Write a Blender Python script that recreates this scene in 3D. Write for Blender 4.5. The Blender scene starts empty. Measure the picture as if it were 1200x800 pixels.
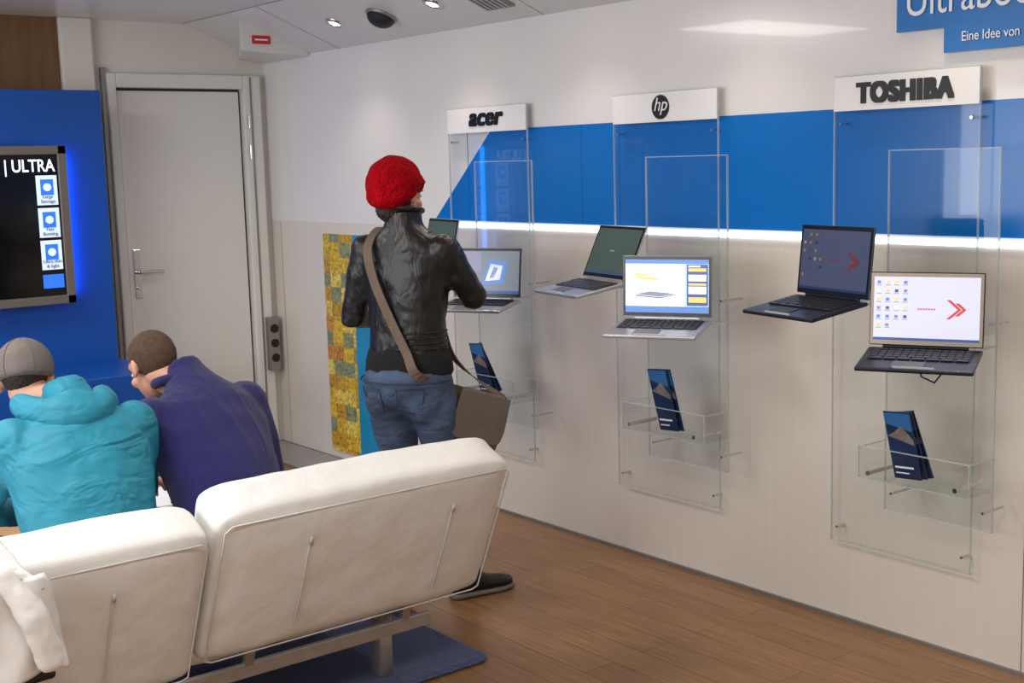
import bpy, bmesh, math, random
from math import sin, cos, pi, radians
from mathutils import Vector, Matrix, Euler
random.seed(7)
S=bpy.context.scene
COL=S.collection
def V(*a): return Vector(a)
def lin(c):
    return tuple(((k/255)/12.92 if k/255<=.04045 else (((k/255)+.055)/1.055)**2.4) for k in c)+(1.0,)
# ---------------------------------------------------------------- materials
MATS={}
def mat(name,rgb,rough=.5,metal=0,var=0,vscale=8,bump=0,bscale=60,emis=None,estr=0,coat=0,sheen=0,bdist=.01):
    if name in MATS: return MATS[name]
    m=bpy.data.materials.new(name);m.use_nodes=True;nt=m.node_tree;N=nt.nodes;L=nt.links
    b=N['Principled BSDF'];b.inputs['Base Color'].default_value=lin(rgb);b.inputs['Roughness'].default_value=rough;b.inputs['Metallic'].default_value=metal
    b.inputs['Coat Weight'].default_value=coat;b.inputs['Sheen Weight'].default_value=sheen
    if emis: b.inputs['Emission Color'].default_value=lin(emis);b.inputs['Emission Strength'].default_value=estr
    tc=N.new('ShaderNodeTexCoord')
    if var:
        n=N.new('ShaderNodeTexNoise');n.inputs['Scale'].default_value=vscale;n.inputs['Detail'].default_value=5
        L.new(tc.outputs['Object'],n.inputs['Vector'])
        r=N.new('ShaderNodeValToRGB');c=lin(rgb)
        r.color_ramp.elements[0].position=.3;r.color_ramp.elements[1].position=.7
        r.color_ramp.elements[0].color=tuple(k*(1-var) for k in c[:3])+(1,)
        r.color_ramp.elements[1].color=tuple(min(1,k*(1+var)) for k in c[:3])+(1,)
        L.new(n.outputs['Fac'],r.inputs['Fac']);L.new(r.outputs['Color'],b.inputs['Base Color'])
    if bump:
        n=N.new('ShaderNodeTexNoise');n.inputs['Scale'].default_value=bscale;n.inputs['Detail'].default_value=4
        L.new(tc.outputs['Object'],n.inputs['Vector'])
        bp=N.new('ShaderNodeBump');bp.inputs['Strength'].default_value=bump;bp.inputs['Distance'].default_value=bdist
        L.new(n.outputs['Fac'],bp.inputs['Height']);L.new(bp.outputs['Normal'],b.inputs['Normal'])
    MATS[name]=m;return m
def acrylic(name,tint=(240,245,245),gl=.5,edge=False):
    if name in MATS: return MATS[name]
    m=bpy.data.materials.new(name);m.use_nodes=True;nt=m.node_tree;N=nt.nodes;L=nt.links
    N.remove(N['Principled BSDF']);o=N['Material Output']
    t=N.new('ShaderNodeBsdfTransparent');t.inputs[0].default_value=lin(tint)
    g=N.new('ShaderNodeBsdfGlossy');g.inputs['Roughness'].default_value=.03
    if edge:
        g=N.new('ShaderNodeBsdfPrincipled');g.inputs['Base Color'].default_value=lin((235,240,240));g.inputs['Roughness'].default_value=.15
    mx=N.new('ShaderNodeMixShader')
    if edge: mx.inputs[0].default_value=gl
    else:
        f=N.new('ShaderNodeLayerWeight')
        pw=N.new('ShaderNodeMath');pw.operation='POWER';pw.inputs[1].default_value=4
        mu=N.new('ShaderNodeMath');mu.operation='MULTIPLY_ADD';mu.inputs[1].default_value=gl;mu.inputs[2].default_value=.035
        L.new(f.outputs['Facing'],pw.inputs[0]);L.new(pw.outputs[0],mu.inputs[0]);L.new(mu.outputs[0],mx.inputs[0])
    L.new(t.outputs[0],mx.inputs[1]);L.new(g.outputs[0],mx.inputs[2]);L.new(mx.outputs[0],o.inputs[0])
    MATS[name]=m;return m
# ---------------------------------------------------------------- mesh builder
class MB:
    def __init__(s): s.bm=bmesh.new();s.mi=0
    def face(s,vs):
        try:
            f=s.bm.faces.new(vs);f.material_index=s.mi;return f
        except ValueError: return None
    def poly(s,pts): return s.face([s.bm.verts.new(p) for p in pts])
    def box(s,c,d,M=None):
        c=Vector(c);v=[]
        for i in (-1,1):
            for j in (-1,1):
                for k in (-1,1):
                    p=Vector((i*d[0]/2,j*d[1]/2,k*d[2]/2))
                    if M is not None:p=M@p
                    v.append(s.bm.verts.new(c+p))
        for q in ((0,1,3,2),(4,6,7,5),(0,4,5,1),(2,3,7,6),(0,2,6,4),(1,5,7,3)): s.face([v[i] for i in q])
        return s
    def bb(s,a,b):
        return s.box([(a[i]+b[i])/2 for i in range(3)],[abs(b[i]-a[i]) for i in range(3)])
    def prism(s,pts,ext):
        a=[s.bm.verts.new(p) for p in pts];b=[s.bm.verts.new(Vector(p)+Vector(ext)) for p in pts]
        s.face(a[::-1]);s.face(b);n=len(a)
        for i in range(n): s.face([a[i],a[(i+1)%n],b[(i+1)%n],b[i]])
        return s
    def loft(s,rings,cap=True):
        R=[[s.bm.verts.new(p) for p in r] for r in rings];n=len(R[0])
        for a,b in zip(R,R[1:]):
            for i in range(n): s.face([a[i],a[(i+1)%n],b[(i+1)%n],b[i]])
        if cap: s.face(R[0][::-1]);s.face(R[-1])
        return s
    def oval(s,secs,n=24,ex=1.0):
        rs=[]
        for c,U,W,ru,rv in secs:
            r=[]
            for i in range(n):
                a=2*pi*i/n;ca,sa=cos(a),sin(a)
                ca=math.copysign(abs(ca)**ex,ca);sa=math.copysign(abs(sa)**ex,sa)
                r.append(Vector(c)+Vector(U)*ru*ca+Vector(W)*rv*sa)
            rs.append(r)
        return s.loft(rs)
    def ell(s,c,r,M=None,n=20,m=12):
        rs=[]
        for j in range(m+1):
            th=pi*(j+.02 if j==0 else (j-.02 if j==m else j))/m
            ring=[]
            for i in range(n):
                a=2*pi*i/n;p=Vector((r[0]*sin(th)*cos(a),r[1]*sin(th)*sin(a),r[2]*cos(th)))
                if M is not None:p=M@p
                ring.append(Vector(c)+p)
            rs.append(ring)
        return s.loft(rs)
    def tube(s,pts,rad,n=12,rnd=True,flat=1.0,side=None):
        pts=[Vector(p) for p in pts]
        if not isinstance(rad,(list,tuple)): rad=[rad]*len(pts)
        P=[];Rr=[];T=[]
        for i,p in enumerate(pts):
            t=(pts[min(i+1,len(pts)-1)]-pts[max(i-1,0)]).normalized();T.append(t)
        if rnd:
            for a in (80,55,30): P.append(pts[0]-T[0]*rad[0]*sin(radians(a)));Rr.append(rad[0]*cos(radians(a)))
        TT=[T[0]]*len(P)
        for p,r,t in zip(pts,rad,T):P.append(p);Rr.append(r);TT.append(t)
        if rnd:
            for a in (30,55,80): P.append(pts[-1]+T[-1]*rad[-1]*sin(radians(a)));Rr.append(rad[-1]*cos(radians(a)));TT.append(T[-1])
        u=Vector(side) if side is not None else (Vector((0,0,1)) if abs(TT[0].z)<.9 else Vector((1,0,0)))
        rs=[]
        for p,r,t in zip(P,Rr,TT):
            u=(u-t*u.dot(t)).normalized();w=t.cross(u)
            rs.append([p+u*r*cos(2*pi*i/n)+w*r*flat*sin(2*pi*i/n) for i in range(n)])
        return s.loft(rs)
    def cyl(s,a,b,r,r2=None,n=24): return s.tube([a,b],[r,r if r2 is None else r2],n=n,rnd=False)
    def done(s,name,mats,parent=None,smooth=False,bevel=0,bseg=2,remesh=0,smit=0,disp=0,dscale=.1,subd=0,world=True,local=None,recalc=True):
        if recalc: bmesh.ops.recalc_face_normals(s.bm,faces=s.bm.faces)
        me=bpy.data.meshes.new(name);s.bm.to_mesh(me);s.bm.free()
        for m in (mats if isinstance(mats,(list,tuple)) else [mats]): me.materials.append(m)
        if smooth or remesh:
            for p in me.polygons:p.use_smooth=True
        o=bpy.data.objects.new(name,me);COL.objects.link(o)
        if bevel:
            b=o.modifiers.new('bevel','BEVEL');b.width=bevel;b.segments=bseg;b.limit_method='ANGLE';b.angle_limit=radians(40)
        if remesh:
            r=o.modifiers.new('remesh','REMESH');r.mode='VOXEL';r.voxel_size=remesh;r.use_smooth_shade=True
        if smit:
            q=o.modifiers.new('sm','SMOOTH');q.iterations=smit;q.factor=.5
        if subd:
            q=o.modifiers.new('sub','SUBSURF');q.levels=subd;q.render_levels=subd
        if disp:
            t=bpy.data.textures.new(name+'_t','CLOUDS');t.noise_scale=dscale;t.noise_depth=1
            d=o.modifiers.new('disp','DISPLACE');d.texture=t;d.strength=disp;d.mid_level=.5;d.texture_coords='LOCAL'
        attach(o,parent,world)
        return o
def attach(o,parent,world=True):
    if parent is not None:
        o.parent=parent
        if world: o.matrix_parent_inverse=parent['mw'] and Matrix([parent['mw'][i*4:(i+1)*4] for i in range(4)]).inverted()
def G(name,loc,rot=None):
    e=bpy.data.objects.new(name,None);e.empty_display_size=.1;COL.objects.link(e)
    M=Matrix.Translation(loc)@(rot.to_4x4() if rot is not None else Matrix.Identity(4))
    e.matrix_world=M;e['mw']=[M[i][j] for i in range(4) for j in range(4)];return e
def text(name,body,loc,rot,size,m,parent=None,world=True,bold=0,ext=.001,align='LEFT',shear=0,sx=1):
    c=bpy.data.curves.new(name,'FONT');c.body=body;c.size=size;c.offset=bold;c.extrude=ext;c.align_x=align;c.shear=shear;c.materials.append(m)
    o=bpy.data.objects.new(name,c);COL.objects.link(o);o.location=loc;o.rotation_euler=rot;o.scale=(sx,1,1);attach(o,parent,world);return o
def boldtext(name,body,loc,size,m,parent,t,shear=0,sx=1,spacing=1.0):
    # heavy lettering: the same outline repeated with small in-plane offsets
    k=0
    for dy in (-t,-t*.5,0,t*.5,t):
        for dz in (-t*.6,t*.6):
            o=text(name,body,(loc[0]-.0001*k,loc[1]+dy,loc[2]+dz),RW,size,m,parent,shear=shear,sx=sx);o.data.space_character=spacing;k+=1
RW=(pi/2,0,-pi/2)   # text on right wall
RE=(pi/2,0,0)       # text on end wall
# ---------------------------------------------------------------- constants
W=3.74; E=7.1; HC=2.34; HH=2.54; XL=-1.6; YB=-1.2; XC=3.24
def cz(x): return HC+(W-x)*.4     # underside of the sloped ceiling cove
m_white=mat('white_gloss_wall',(232,230,228),.16,var=.012,vscale=2,coat=.3)
m_end=mat('end_wall_cream',(224,220,212),.22,var=.02,vscale=2)
m_ceil=mat('ceiling_white',(222,220,217),.3,var=.02,vscale=2)
m_blueband=mat('blue_gloss_band',(0,110,196),.2,var=.05,vscale=1.2)
m_blue=mat('blue_board',(6,74,158),.35,var=.04,vscale=2)
m_black=mat('black_plastic',(14,14,16),.35,var=.1)
m_blk2=mat('black_print',(10,10,12),.4,var=.05)
m_alu=mat('brushed_alu',(186,186,188),.38,.75,var=.06,vscale=30)
m_chrome=mat('chrome',(210,210,212),.12,1,var=.02)
m_steel=mat('painted_grey_metal',(150,148,145),.35,.6,var=.05)
m_ac=acrylic('clear_acrylic',(249,251,251),.5)
m_ace=acrylic('acrylic_polished_edge',(226,234,234),.40,True)
m_hdr=mat('white_header_print',(238,237,236),.25,var=.01)
m_whiteprint=mat('white_print',(240,242,245),.4,var=.01)
# lower wall laminate with fine vertical grain
m_beige=mat('beige_laminate',(214,202,186),.26,coat=.2)
nt=m_beige.node_tree;N=nt.nodes;L=nt.links
tc=N.new('ShaderNodeTexCoord');mp=N.new('ShaderNodeMapping');mp.inputs['Scale'].default_value=(1,90,.6)
nz=N.new('ShaderNodeTexNoise');nz.inputs['Scale'].default_value=2;nz.inputs['Detail'].default_value=3
cr=N.new('ShaderNodeValToRGB');cr.color_ramp.elements[0].color=lin((218,210,199));cr.color_ramp.elements[1].color=lin((227,220,210))
L.new(tc.outputs['Object'],mp.inputs[0]);L.new(mp.outputs[0],nz.inputs['Vector']);L.new(nz.outputs['Fac'],cr.inputs[0]);L.new(cr.outputs[0],N['Principled BSDF'].inputs['Base Color'])
# floor planks running along the wall
m_floor=mat('oak_plank_floor',(140,95,58),.36)
nt=m_floor.node_tree;N=nt.nodes;L=nt.links;B=N['Principled BSDF']
tc=N.new('ShaderNodeTexCoord');mp=N.new('ShaderNodeMapping');mp.inputs['Rotation'].default_value=(0,0,pi/2)
br=N.new('ShaderNodeTexBrick');br.inputs['Scale'].default_value=1;br.inputs['Brick Width'].default_value=1.3;br.inputs['Row Height'].default_value=.135
br.inputs['Mortar Size'].default_value=.0016;br.inputs['Color1'].default_value=lin((150,112,74));br.inputs['Color2'].default_value=lin((139,101,64));br.inputs['Mortar'].default_value=lin((92,62,38));br.offset=.37
L.new(tc.outputs['Object'],mp.inputs[0]);L.new(mp.outputs[0],br.inputs['Vector'])
mp2=N.new('ShaderNodeMapping');mp2.inputs['Scale'].default_value=(30,1.5,1);nz=N.new('ShaderNodeTexNoise');nz.inputs['Scale'].default_value=2.5;nz.inputs['Detail'].default_value=7
L.new(tc.outputs['Object'],mp2.inputs[0]);L.new(mp2.outputs[0],nz.inputs['Vector'])
cr=N.new('ShaderNodeValToRGB');cr.color_ramp.elements[0].color=(.80,.78,.76,1);cr.color_ramp.elements[1].color=(1.1,1.08,1.06,1);cr.color_ramp.elements[0].position=.35;cr.color_ramp.elements[1].position=.65
L.new(nz.outputs['Fac'],cr.inputs[0])
mx=N.new('ShaderNodeMix');mx.data_type='RGBA';mx.blend_type='MULTIPLY';mx.inputs[0].default_value=1
L.new(br.outputs['Color'],mx.inputs[6]);L.new(cr.outputs[0],mx.inputs[7]);L.new(mx.outputs[2],B.inputs['Base Color'])
# wood veneer
m_wood=mat('walnut_veneer',(120,84,52),.4)
nt=m_wood.node_tree;N=nt.nodes;L=nt.links
tc=N.new('ShaderNodeTexCoord');mp=N.new('ShaderNodeMapping');mp.inputs['Scale'].default_value=(14,14,1);nz=N.new('ShaderNodeTexNoise');nz.inputs['Scale'].default_value=2
cr=N.new('ShaderNodeValToRGB');cr.color_ramp.elements[0].color=lin((96,66,40));cr.color_ramp.elements[1].color=lin((132,96,60))
L.new(tc.outputs['Object'],mp.inputs[0]);L.new(mp.outputs[0],nz.inputs['Vector']);L.new(nz.outputs['Fac'],cr.inputs[0]);L.new(cr.outputs[0],N['Principled BSDF'].inputs['Base Color'])
# chip die print : rectangular blocks
m_chip=mat('chip_die_print',(214,170,60),.35)
nt=m_chip.node_tree;N=nt.nodes;L=nt.links
tc=N.new('ShaderNodeTexCoord')
def blocks(inc,cols):
    s=N.new('ShaderNodeVectorMath');s.operation='SNAP';s.inputs[1].default_value=inc;L.new(tc.outputs['Object'],s.inputs[0])
    w=N.new('ShaderNodeTexWhiteNoise');w.noise_dimensions='3D';L.new(s.outputs[0],w.inputs['Vector'])
    c=N.new('ShaderNodeValToRGB');c.color_ramp.interpolation='CONSTANT';e=c.color_ramp.elements
    e[0].color=cols[0][1];e[1].position=cols[1][0];e[1].color=cols[1][1]
    for p,k in cols[2:]:
        x=e.new(p);x.color=k
    L.new(w.outputs['Value'],c.inputs[0]);return c
cA=blocks((10,.11,.085),[(0,lin((222,184,58))),(.34,lin((204,156,52))),(.56,lin((232,206,96))),(.80,lin((140,150,120))),(.92,lin((206,140,60)))])
cB=blocks((10,.009,.018),[(0,(.66,.62,.5,1)),(.25,(1,1,1,1)),(.7,(1.12,1.1,1.0,1)),(.93,(.50,.62,.66,1))])
cC=blocks((10,.04,.012),[(0,(.82,.8,.7,1)),(.3,(1,1,1,1)),(.8,(1.08,1.08,1.0,1)),(.94,(.6,.66,.6,1))])
prev=cA.outputs[0]
for q in (cB,cC):
    mx=N.new('ShaderNodeMix');mx.data_type='RGBA';mx.blend_type='MULTIPLY';mx.inputs[0].default_value=.9
    L.new(prev,mx.inputs[6]);L.new(q.outputs[0],mx.inputs[7]);prev=mx.outputs[2]
L.new(prev,N['Principled BSDF'].inputs['Base Color'])
# ---------------------------------------------------------------- room
m=MB();m.bb((XL-.1,YB-.1,-.1),(W+.1,E+.1,0));m.done('floor',m_floor)
wr=G('wall_right',(W,3,0))
m=MB();m.bb((W,YB,0),(W+.1,E+.1,1.385));m.done('lower_panel',m_beige,wr)
m=MB();m.bb((W,YB,1.385),(W+.1,E+.1,HH));m.done('upper_panel',m_white,wr)
m=MB()
for y in (2.115,6.98,0.3): m.bb((W-.0005,y-.002,.0),(W+.001,y+.002,1.385))
m.done('panel_joints',m_steel,wr)
m=MB();m.prism([(W-.0015,YB+.05,1.42),(W-.0015,5.345,1.42),(W-.0015,4.86,1.852),(W-.0015,YB+.05,1.852)],(.001,0,0));m.done('blue_band',m_blueband,wr)
m_joint=mat('band_joint',(0,80,150),.3,var=.02)
m=MB()
for y in (4.22,3.98,2.86,5.05): m.bb((W-.002,y-.0015,1.42),(W-.001,y+.0015,1.85))
m.done('band_joints',m_joint,wr)
m_led=mat('led_strip_glow',(255,255,255),.5,emis=(235,242,255),estr=2.4,var=.01)
m=MB();m.bb((W-.008,YB+.05,1.388),(W+.0,5.36,1.410));m.done('trim_1',m_led)
m=MB();m.bb((W-.012,YB,0),(W,E,.012));m.done('baseboard_right',m_steel)
m=MB();m.bb((W-.30,5.75,0),(W-.015,E,.012));m.done('trim_2',m_alu,bevel=.003)
# end wall with door opening region
we=G('wall_far',(1.5,E,0))
m=MB();m.bb((XL,E,0),(2.75,E+.1,HH));m.bb((3.70,E,0),(W+.1,E+.1,HH));m.bb((2.75,E,2.25),(3.70,E+.1,HH));m.done('wall_panels',m_end,we)
m=MB();m.bb((XL,E-.03,0),(2.50,E,HH));m.done('veneer_panel',m_wood,we)
m=MB();m.bb((2.50,E-.06,0),(2.68,E,HH));m.done('corner_post',m_end,we,bevel=.01)
m=MB();m.bb((XL-.1,YB,0),(XL,E+.1,.9));m.bb((XL-.1,YB,2.2),(XL,E+.1,HH));m.bb((XL-.1,YB,.9),(XL,1.2,2.2));m.bb((XL-.1,5.8,.9),(XL,E+.1,2.2));m.done('wall_left',m_end)
m=MB();m.bb((XL-.1,YB-.1,0),(W+.1,YB,HH));m.done('wall_back',m_end)
m=MB();m.bb((XL-.1,YB-.1,HH),(W+.1,E+.1,HH+.1));m.done('ceiling',m_ceil)
m=MB()
m.prism([(XC,YB,HH),(W,YB,HC),(W,YB,HH)],(0,E-YB,0));m.done('ceiling_cove',m_ceil)
m=MB()
for y in (6.2,4.45,2.7):
    m.prism([(XC,y,HH-.0015),(W,y,HC-.0015),(W,y,HC),(XC,y,HH)],(0,.004,0))
m.bb((XC-.006,YB,HH-.002),(XC,E,HH));m.done('trim_3',m_steel)
m=MB()
for i in (1.2,2.75,4.3): m.bb((XL-.08,i-.03,.9),(XL-.02,i+.03,2.2))
m.bb((XL-.08,1.2,.9),(XL-.02,5.8,.95));m.bb((XL-.08,1.2,2.15),(XL-.02,5.8,2.2));m.done('window_1',m_alu)
# housing with warning label at the end of the cove
bx=G('ceiling_housing',(3.5,6.7,HC))
m=MB();m.prism([(3.31,6.53,2.345),(3.735,6.53,2.325),(3.735,E-.005,2.325),(3.58,E-.005,2.345)],(0,0,.19));m.done('housing_body',m_ceil,bx,bevel=.006)
m_red=mat('red_label',(200,40,45),.5,var=.03)
m=MB();m.box((3.435,6.527,2.405),(.11,.004,.045));m.done('label',m_red,bx)
m=MB();m.box((3.435,6.5245,2.405),(.08,.002,.008));m.done('label_text',m_whiteprint,bx)
# door
dr=G('door_1',(3.2,E,0))
m_door=mat('door_paint',(230,228,222),.3,var=.015,vscale=3)
m=MB();m.bb((2.815,E-.01,.02),(3.56,E+.03,2.155));m.done('door_leaf',m_door,dr,bevel=.004)
m_gap=mat('dark_gap',(60,58,54),.7,var=.05)
m=MB();m.bb((2.80,E+.01,.0),(3.575,E+.04,2.17));m.done('door_gap',m_gap,dr)
m=MB();m.bb((2.75,E-.05,0),(2.80,E+.02,2.25));m.bb((3.575,E-.05,0),(3.69,E+.02,2.25));m.bb((2.80,E-.05,2.17),(3.575,E+.02,2.25));m.done('door_frame',m_door,dr,bevel=.008)
m=MB();m.bb((3.615,E-.055,.0),(3.625,E-.05,2.24));m.bb((2.725,E-.03,0),(2.75,E,2.28));m.done('frame_rebate',m_steel,dr)
m=MB();m.bb((2.845,E-.018,.98),(2.885,E-.01,1.26));m.cyl((2.865,E-.018,1.13),(2.865,E-.06,1.13),.012);m.tube([(2.865,E-.06,1.13),(3.0,E-.06,1.13)],.009);m.cyl((2.865,E-.012,1.04),(2.865,E-.03,1.04),.012);m.done('door_handle',m_chrome,dr,bevel=.002)
m=MB()
for z in (1.98,1.80,.3): m.cyl((3.60,E-.06,z-.04),(3.60,E-.06,z+.04),.011)
m.done('hinges',m_chrome,dr)
m=MB();m.bb((3.635,E-.10,.47),(3.705,E-.052,.80));m.done('socket_housing',m_steel,dr,bevel=.006)
m=MB()
for z in (.55,.64,.73): m.cyl((3.67,E-.098,z),(3.67,E-.106,z),.026)
m.done('sockets',m_black,dr)
# ---------------------------------------------------------------- ceiling fittings (on the sloped cove)
SL=Matrix.Rotation(math.atan(.4),3,'Y')       # local z = up-normal of cove surface
def downlight(x,y,col=(255,238,218),e=13,st=30):
    c=V(x,y,cz(x));g=G('recessed_downlight',c)
    m=MB();rs=[]
    for r,h in ((.030,-.001),(.032,-.010),(.048,-.008),(.050,0)):
        rs.append([c+SL@V(r*cos(2*pi*i/24),r*sin(2*pi*i/24),h) for i in range(24)])
    m.loft(rs,cap=False);m.done('ring',m_chrome,g,smooth=True,recalc=False)
    m=MB();m.ell(c+SL@V(0,0,-.002),(.029,.029,.010),SL);m.done('bulb',mat('downlight_bulb',(255,240,220),.5,emis=(255,228,190),estr=st,var=.01),g,smooth=True)
    l=bpy.data.lights.new('lamp','SPOT');l.energy=e;l.color=lin(col)[:3];l.spot_size=2.2;l.spot_blend=.8;l.shadow_soft_size=.03
    o=bpy.data.objects.new('lamp',l);COL.objects.link(o);o.location=c+SL@V(0,0,-.04);o.rotation_euler=(0,math.atan(.4),0);attach(o,g,True)
for y in (5.85,4.97,4.09,3.21,2.33,1.45): downlight(3.505,y)
c=V(3.52,5.43,cz(3.52));g=G('ceiling_speaker',c)
m=MB();m.cyl(c,c+SL@V(0,0,-.014),.082,.078,n=40);m.done('rim',m_steel,g,bevel=.004)
m=MB();m.ell(c+SL@V(0,0,-.012),(.070,.070,.048),SL,n=32,m=16);m.done('grille',mat('speaker_grille',(22,22,26),.5,bump=.4,bscale=300),g,smooth=True)
c=V(3.56,4.61,cz(3.56));g=G('ceiling_vent',c)
m=MB();m.box(c+SL@V(0,0,-.006),(.14,.20,.012),SL);m.done('frame',m_steel,g,bevel=.003)
m=MB()
for i in range(6): m.box(c+SL@V(0,-.08+i*.032,-.014),(.115,.012,.006),SL)
m.done('slats',m_alu,g)
# ---------------------------------------------------------------- wall sign
sg=G('wall_sign',(W,2.3,2.15))
m_sb=mat('sign_blue',(0,110,190),.35,var=.03)
m=MB();m.bb((W-.02,1.55,2.09),(W-.001,2.61,2.32));m.bb((W-.022,1.5,2.01),(W-.001,2.43,2.105));m.done('sign_boards',m_sb,sg)
text('sign_title','Ultrabook',(W-.024,2.575,2.138),RW,.15,m_whiteprint,sg,sx=.82)
text('sign_line','Eine Idee von',(W-.026,2.365,2.042),RW,.043,m_whiteprint,sg,sx=.86)
m=MB();m.tube([(W-.024,2.095+.04*cos(a),2.057+.022*sin(a)) for a in [i*pi/12 for i in range(25)]],.0025,n=6);m.done('sign_oval',m_whiteprint,sg)
# ---------------------------------------------------------------- display stands
def panel(m,x,y0,y1,z0,z1,t=.008):
    m.mi=0;m.poly([(x,y0,z0),(x,y0,z1),(x,y1,z1),(x,y1,z0)])
    m.mi=1;e=.003
    m.bb((x-t/2,y0,z0),(x+t/2,y0+e,z1));m.bb((x-t/2,y1-e,z0),(x+t/2,y1,z1));m.bb((x-t/2,y0+e,z1-e),(x+t/2,y1-e,z1));m.bb((x-t/2,y0+e,z0),(x+t/2,y1-e,z0+e))
    m.mi=0
def hplate(m,x0,x1,y0,y1,z,t=.006):
    m.mi=0;m.poly([(x0,y0,z),(x1,y0,z),(x1,y1,z),(x0,y1,z)])
    m.mi=1;m.bb((x0,y0,z-t/2),(x0+.003,y1,z+t/2));m.mi=0
def stand(y0,y1,fy0,fy1,brand,arms):
    g=G('acrylic_display_stand',(W-.1,(y0+y1)/2,1.1))
    m=MB();panel(m,W-.04,y0,y1,.305,1.96);panel(m,W-.15,fy0,fy1,.50,1.705)
    panel(m,W-.29,fy0-.005,fy1+.005,.635,.745,.006);hplate(m,W-.29,W-.15,fy0,fy1,.637)
    for y in (fy0+.002,fy1-.002): m.mi=0;m.poly([(W-.29,y,.635),(W-.15,y,.635),(W-.15,y,.74),(W-.29,y,.74)]);m.mi=1;m.bb((W-.29,y-.002,.738),(W-.15,y+.002,.742))
    for y,z,w_ in arms:
        m.mi=0;m.poly([(3.28,y-w_,z),(W-.15,y-w_,z),(W-.15,y+w_,z),(3.28,y+w_,z)])
        m.mi=1
        for s in(-1,1): m.bb((3.28,y+s*w_-.002,z-.004),(W-.15,y+s*w_+.002,z+.004))
    m.done('acrylic_sheets',[m_ac,m_ace],g,recalc=False)
    m=MB()
    for y in (y0+.03,y1-.03):
        for z in (.36,1.80): m.cyl((W-.003,y,z),(W-.048,y,z),.005,n=16)
    for y in (fy0+.03,fy1-.03):
        for z in (.56,1.16): m.cyl((W-.04,y,z),(W-.158,y,z),.0045,n=16)
    for y in (fy0+.04,fy1-.04): m.cyl((W-.15,y,.658),(W-.30,y,.658),.008,n=16)
    m.done('standoffs',m_chrome,g)
    m=MB();m.bb((W-.047,y0+.003,1.842),(W-.0445,y1-.003,1.957));m.done('header_strip',m_hdr,g)
    yc=(y0+y1)/2
    if brand==0: boldtext('header_logo','acer',(W-.049,yc+.125,1.875),.115,m_blk2,g,.0065,shear=.2,sx=1.2,spacing=1.04)
    if brand==1:
        m=MB();m.cyl((W-.047,yc+.01,1.90),(W-.050,yc+.01,1.90),.048,n=40);m.done('logo_disc',m_blk2,g)
        text('header_logo','hp',(W-.052,yc+.046,1.886),RW,.075,m_hdr,g,shear=.3)
    if brand==2: boldtext('header_logo','TOSHIBA',(W-.049,yc+.18,1.868),.092,m_blk2,g,.0068,sx=.88,spacing=1.14)
    return g
stand(2.28,2.845,2.14,2.54,2,((2.22,1.097,.08),(2.53,1.217,.04)))
stand(3.385,3.97,3.24,3.67,1,((3.31,1.085,.08),(3.61,1.217,.06)))
stand(4.54,5.15,4.38,4.80,0,((4.43,1.10,.06),(4.70,1.217,.06)))
# leaflets
m_leaf=mat('leaflet_navy',(18,46,84),.35,var=.25,vscale=9)
m_leaf2=mat('leaflet_sky',(46,104,160),.35,var=.1)
m_leaf3=mat('leaflet_ridge',(120,112,106),.4,var=.2,vscale=30)
def leaflets(y,z,n,spread,h=.205):
    g=G('leaflet_stack',(W-.22,y,z))
    for k in range(n):
        a=radians(-4-spread*k);R=Matrix.Rotation(radians(-12),3,'Y')@Matrix.Rotation(a,3,'X')
        m=MB();c=V(W-.265+.016*k,y-.012*k,z)
        def P(u,v,o=0): return c+R@V(-o,-u,v)
        m.mi=0;m.prism([P(-.05,0),P(.05,0),P(.05,h),P(-.05,h)],R@V(.004,0,0))
        m.mi=1;m.poly([P(-.048,h*.82,.001),P(.048,h*.72,.001),P(.048,h-.004,.001),P(-.048,h-.004,.001)])
        m.mi=2;m.poly([P(-.048,h*.64,.0015),P(.048,h*.52,.0015),P(.048,h*.6,.0015),P(.01,h*.80,.0015),P(-.02,h*.70,.0015)])
        m.mi=3;m.poly([P(-.04,h*.16,.0015),P(.03,h*.16,.0015),P(.03,h*.19,.0015),P(-.04,h*.19,.0015)])
        m.poly([P(-.04,h*.08,.0015),P(.01,h*.08,.0015),P(.01,h*.10,.0015),P(-.04,h*.10,.0015)])
        m.done('leaflet_%d'%(k+1),[m_leaf,m_leaf2,m_leaf3,m_whiteprint],g,recalc=False)
leaflets(2.37,.655,3,4,.23);leaflets(3.44,.655,2,1,.25);leaflets(4.60,.655,3,9,.24)
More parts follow.
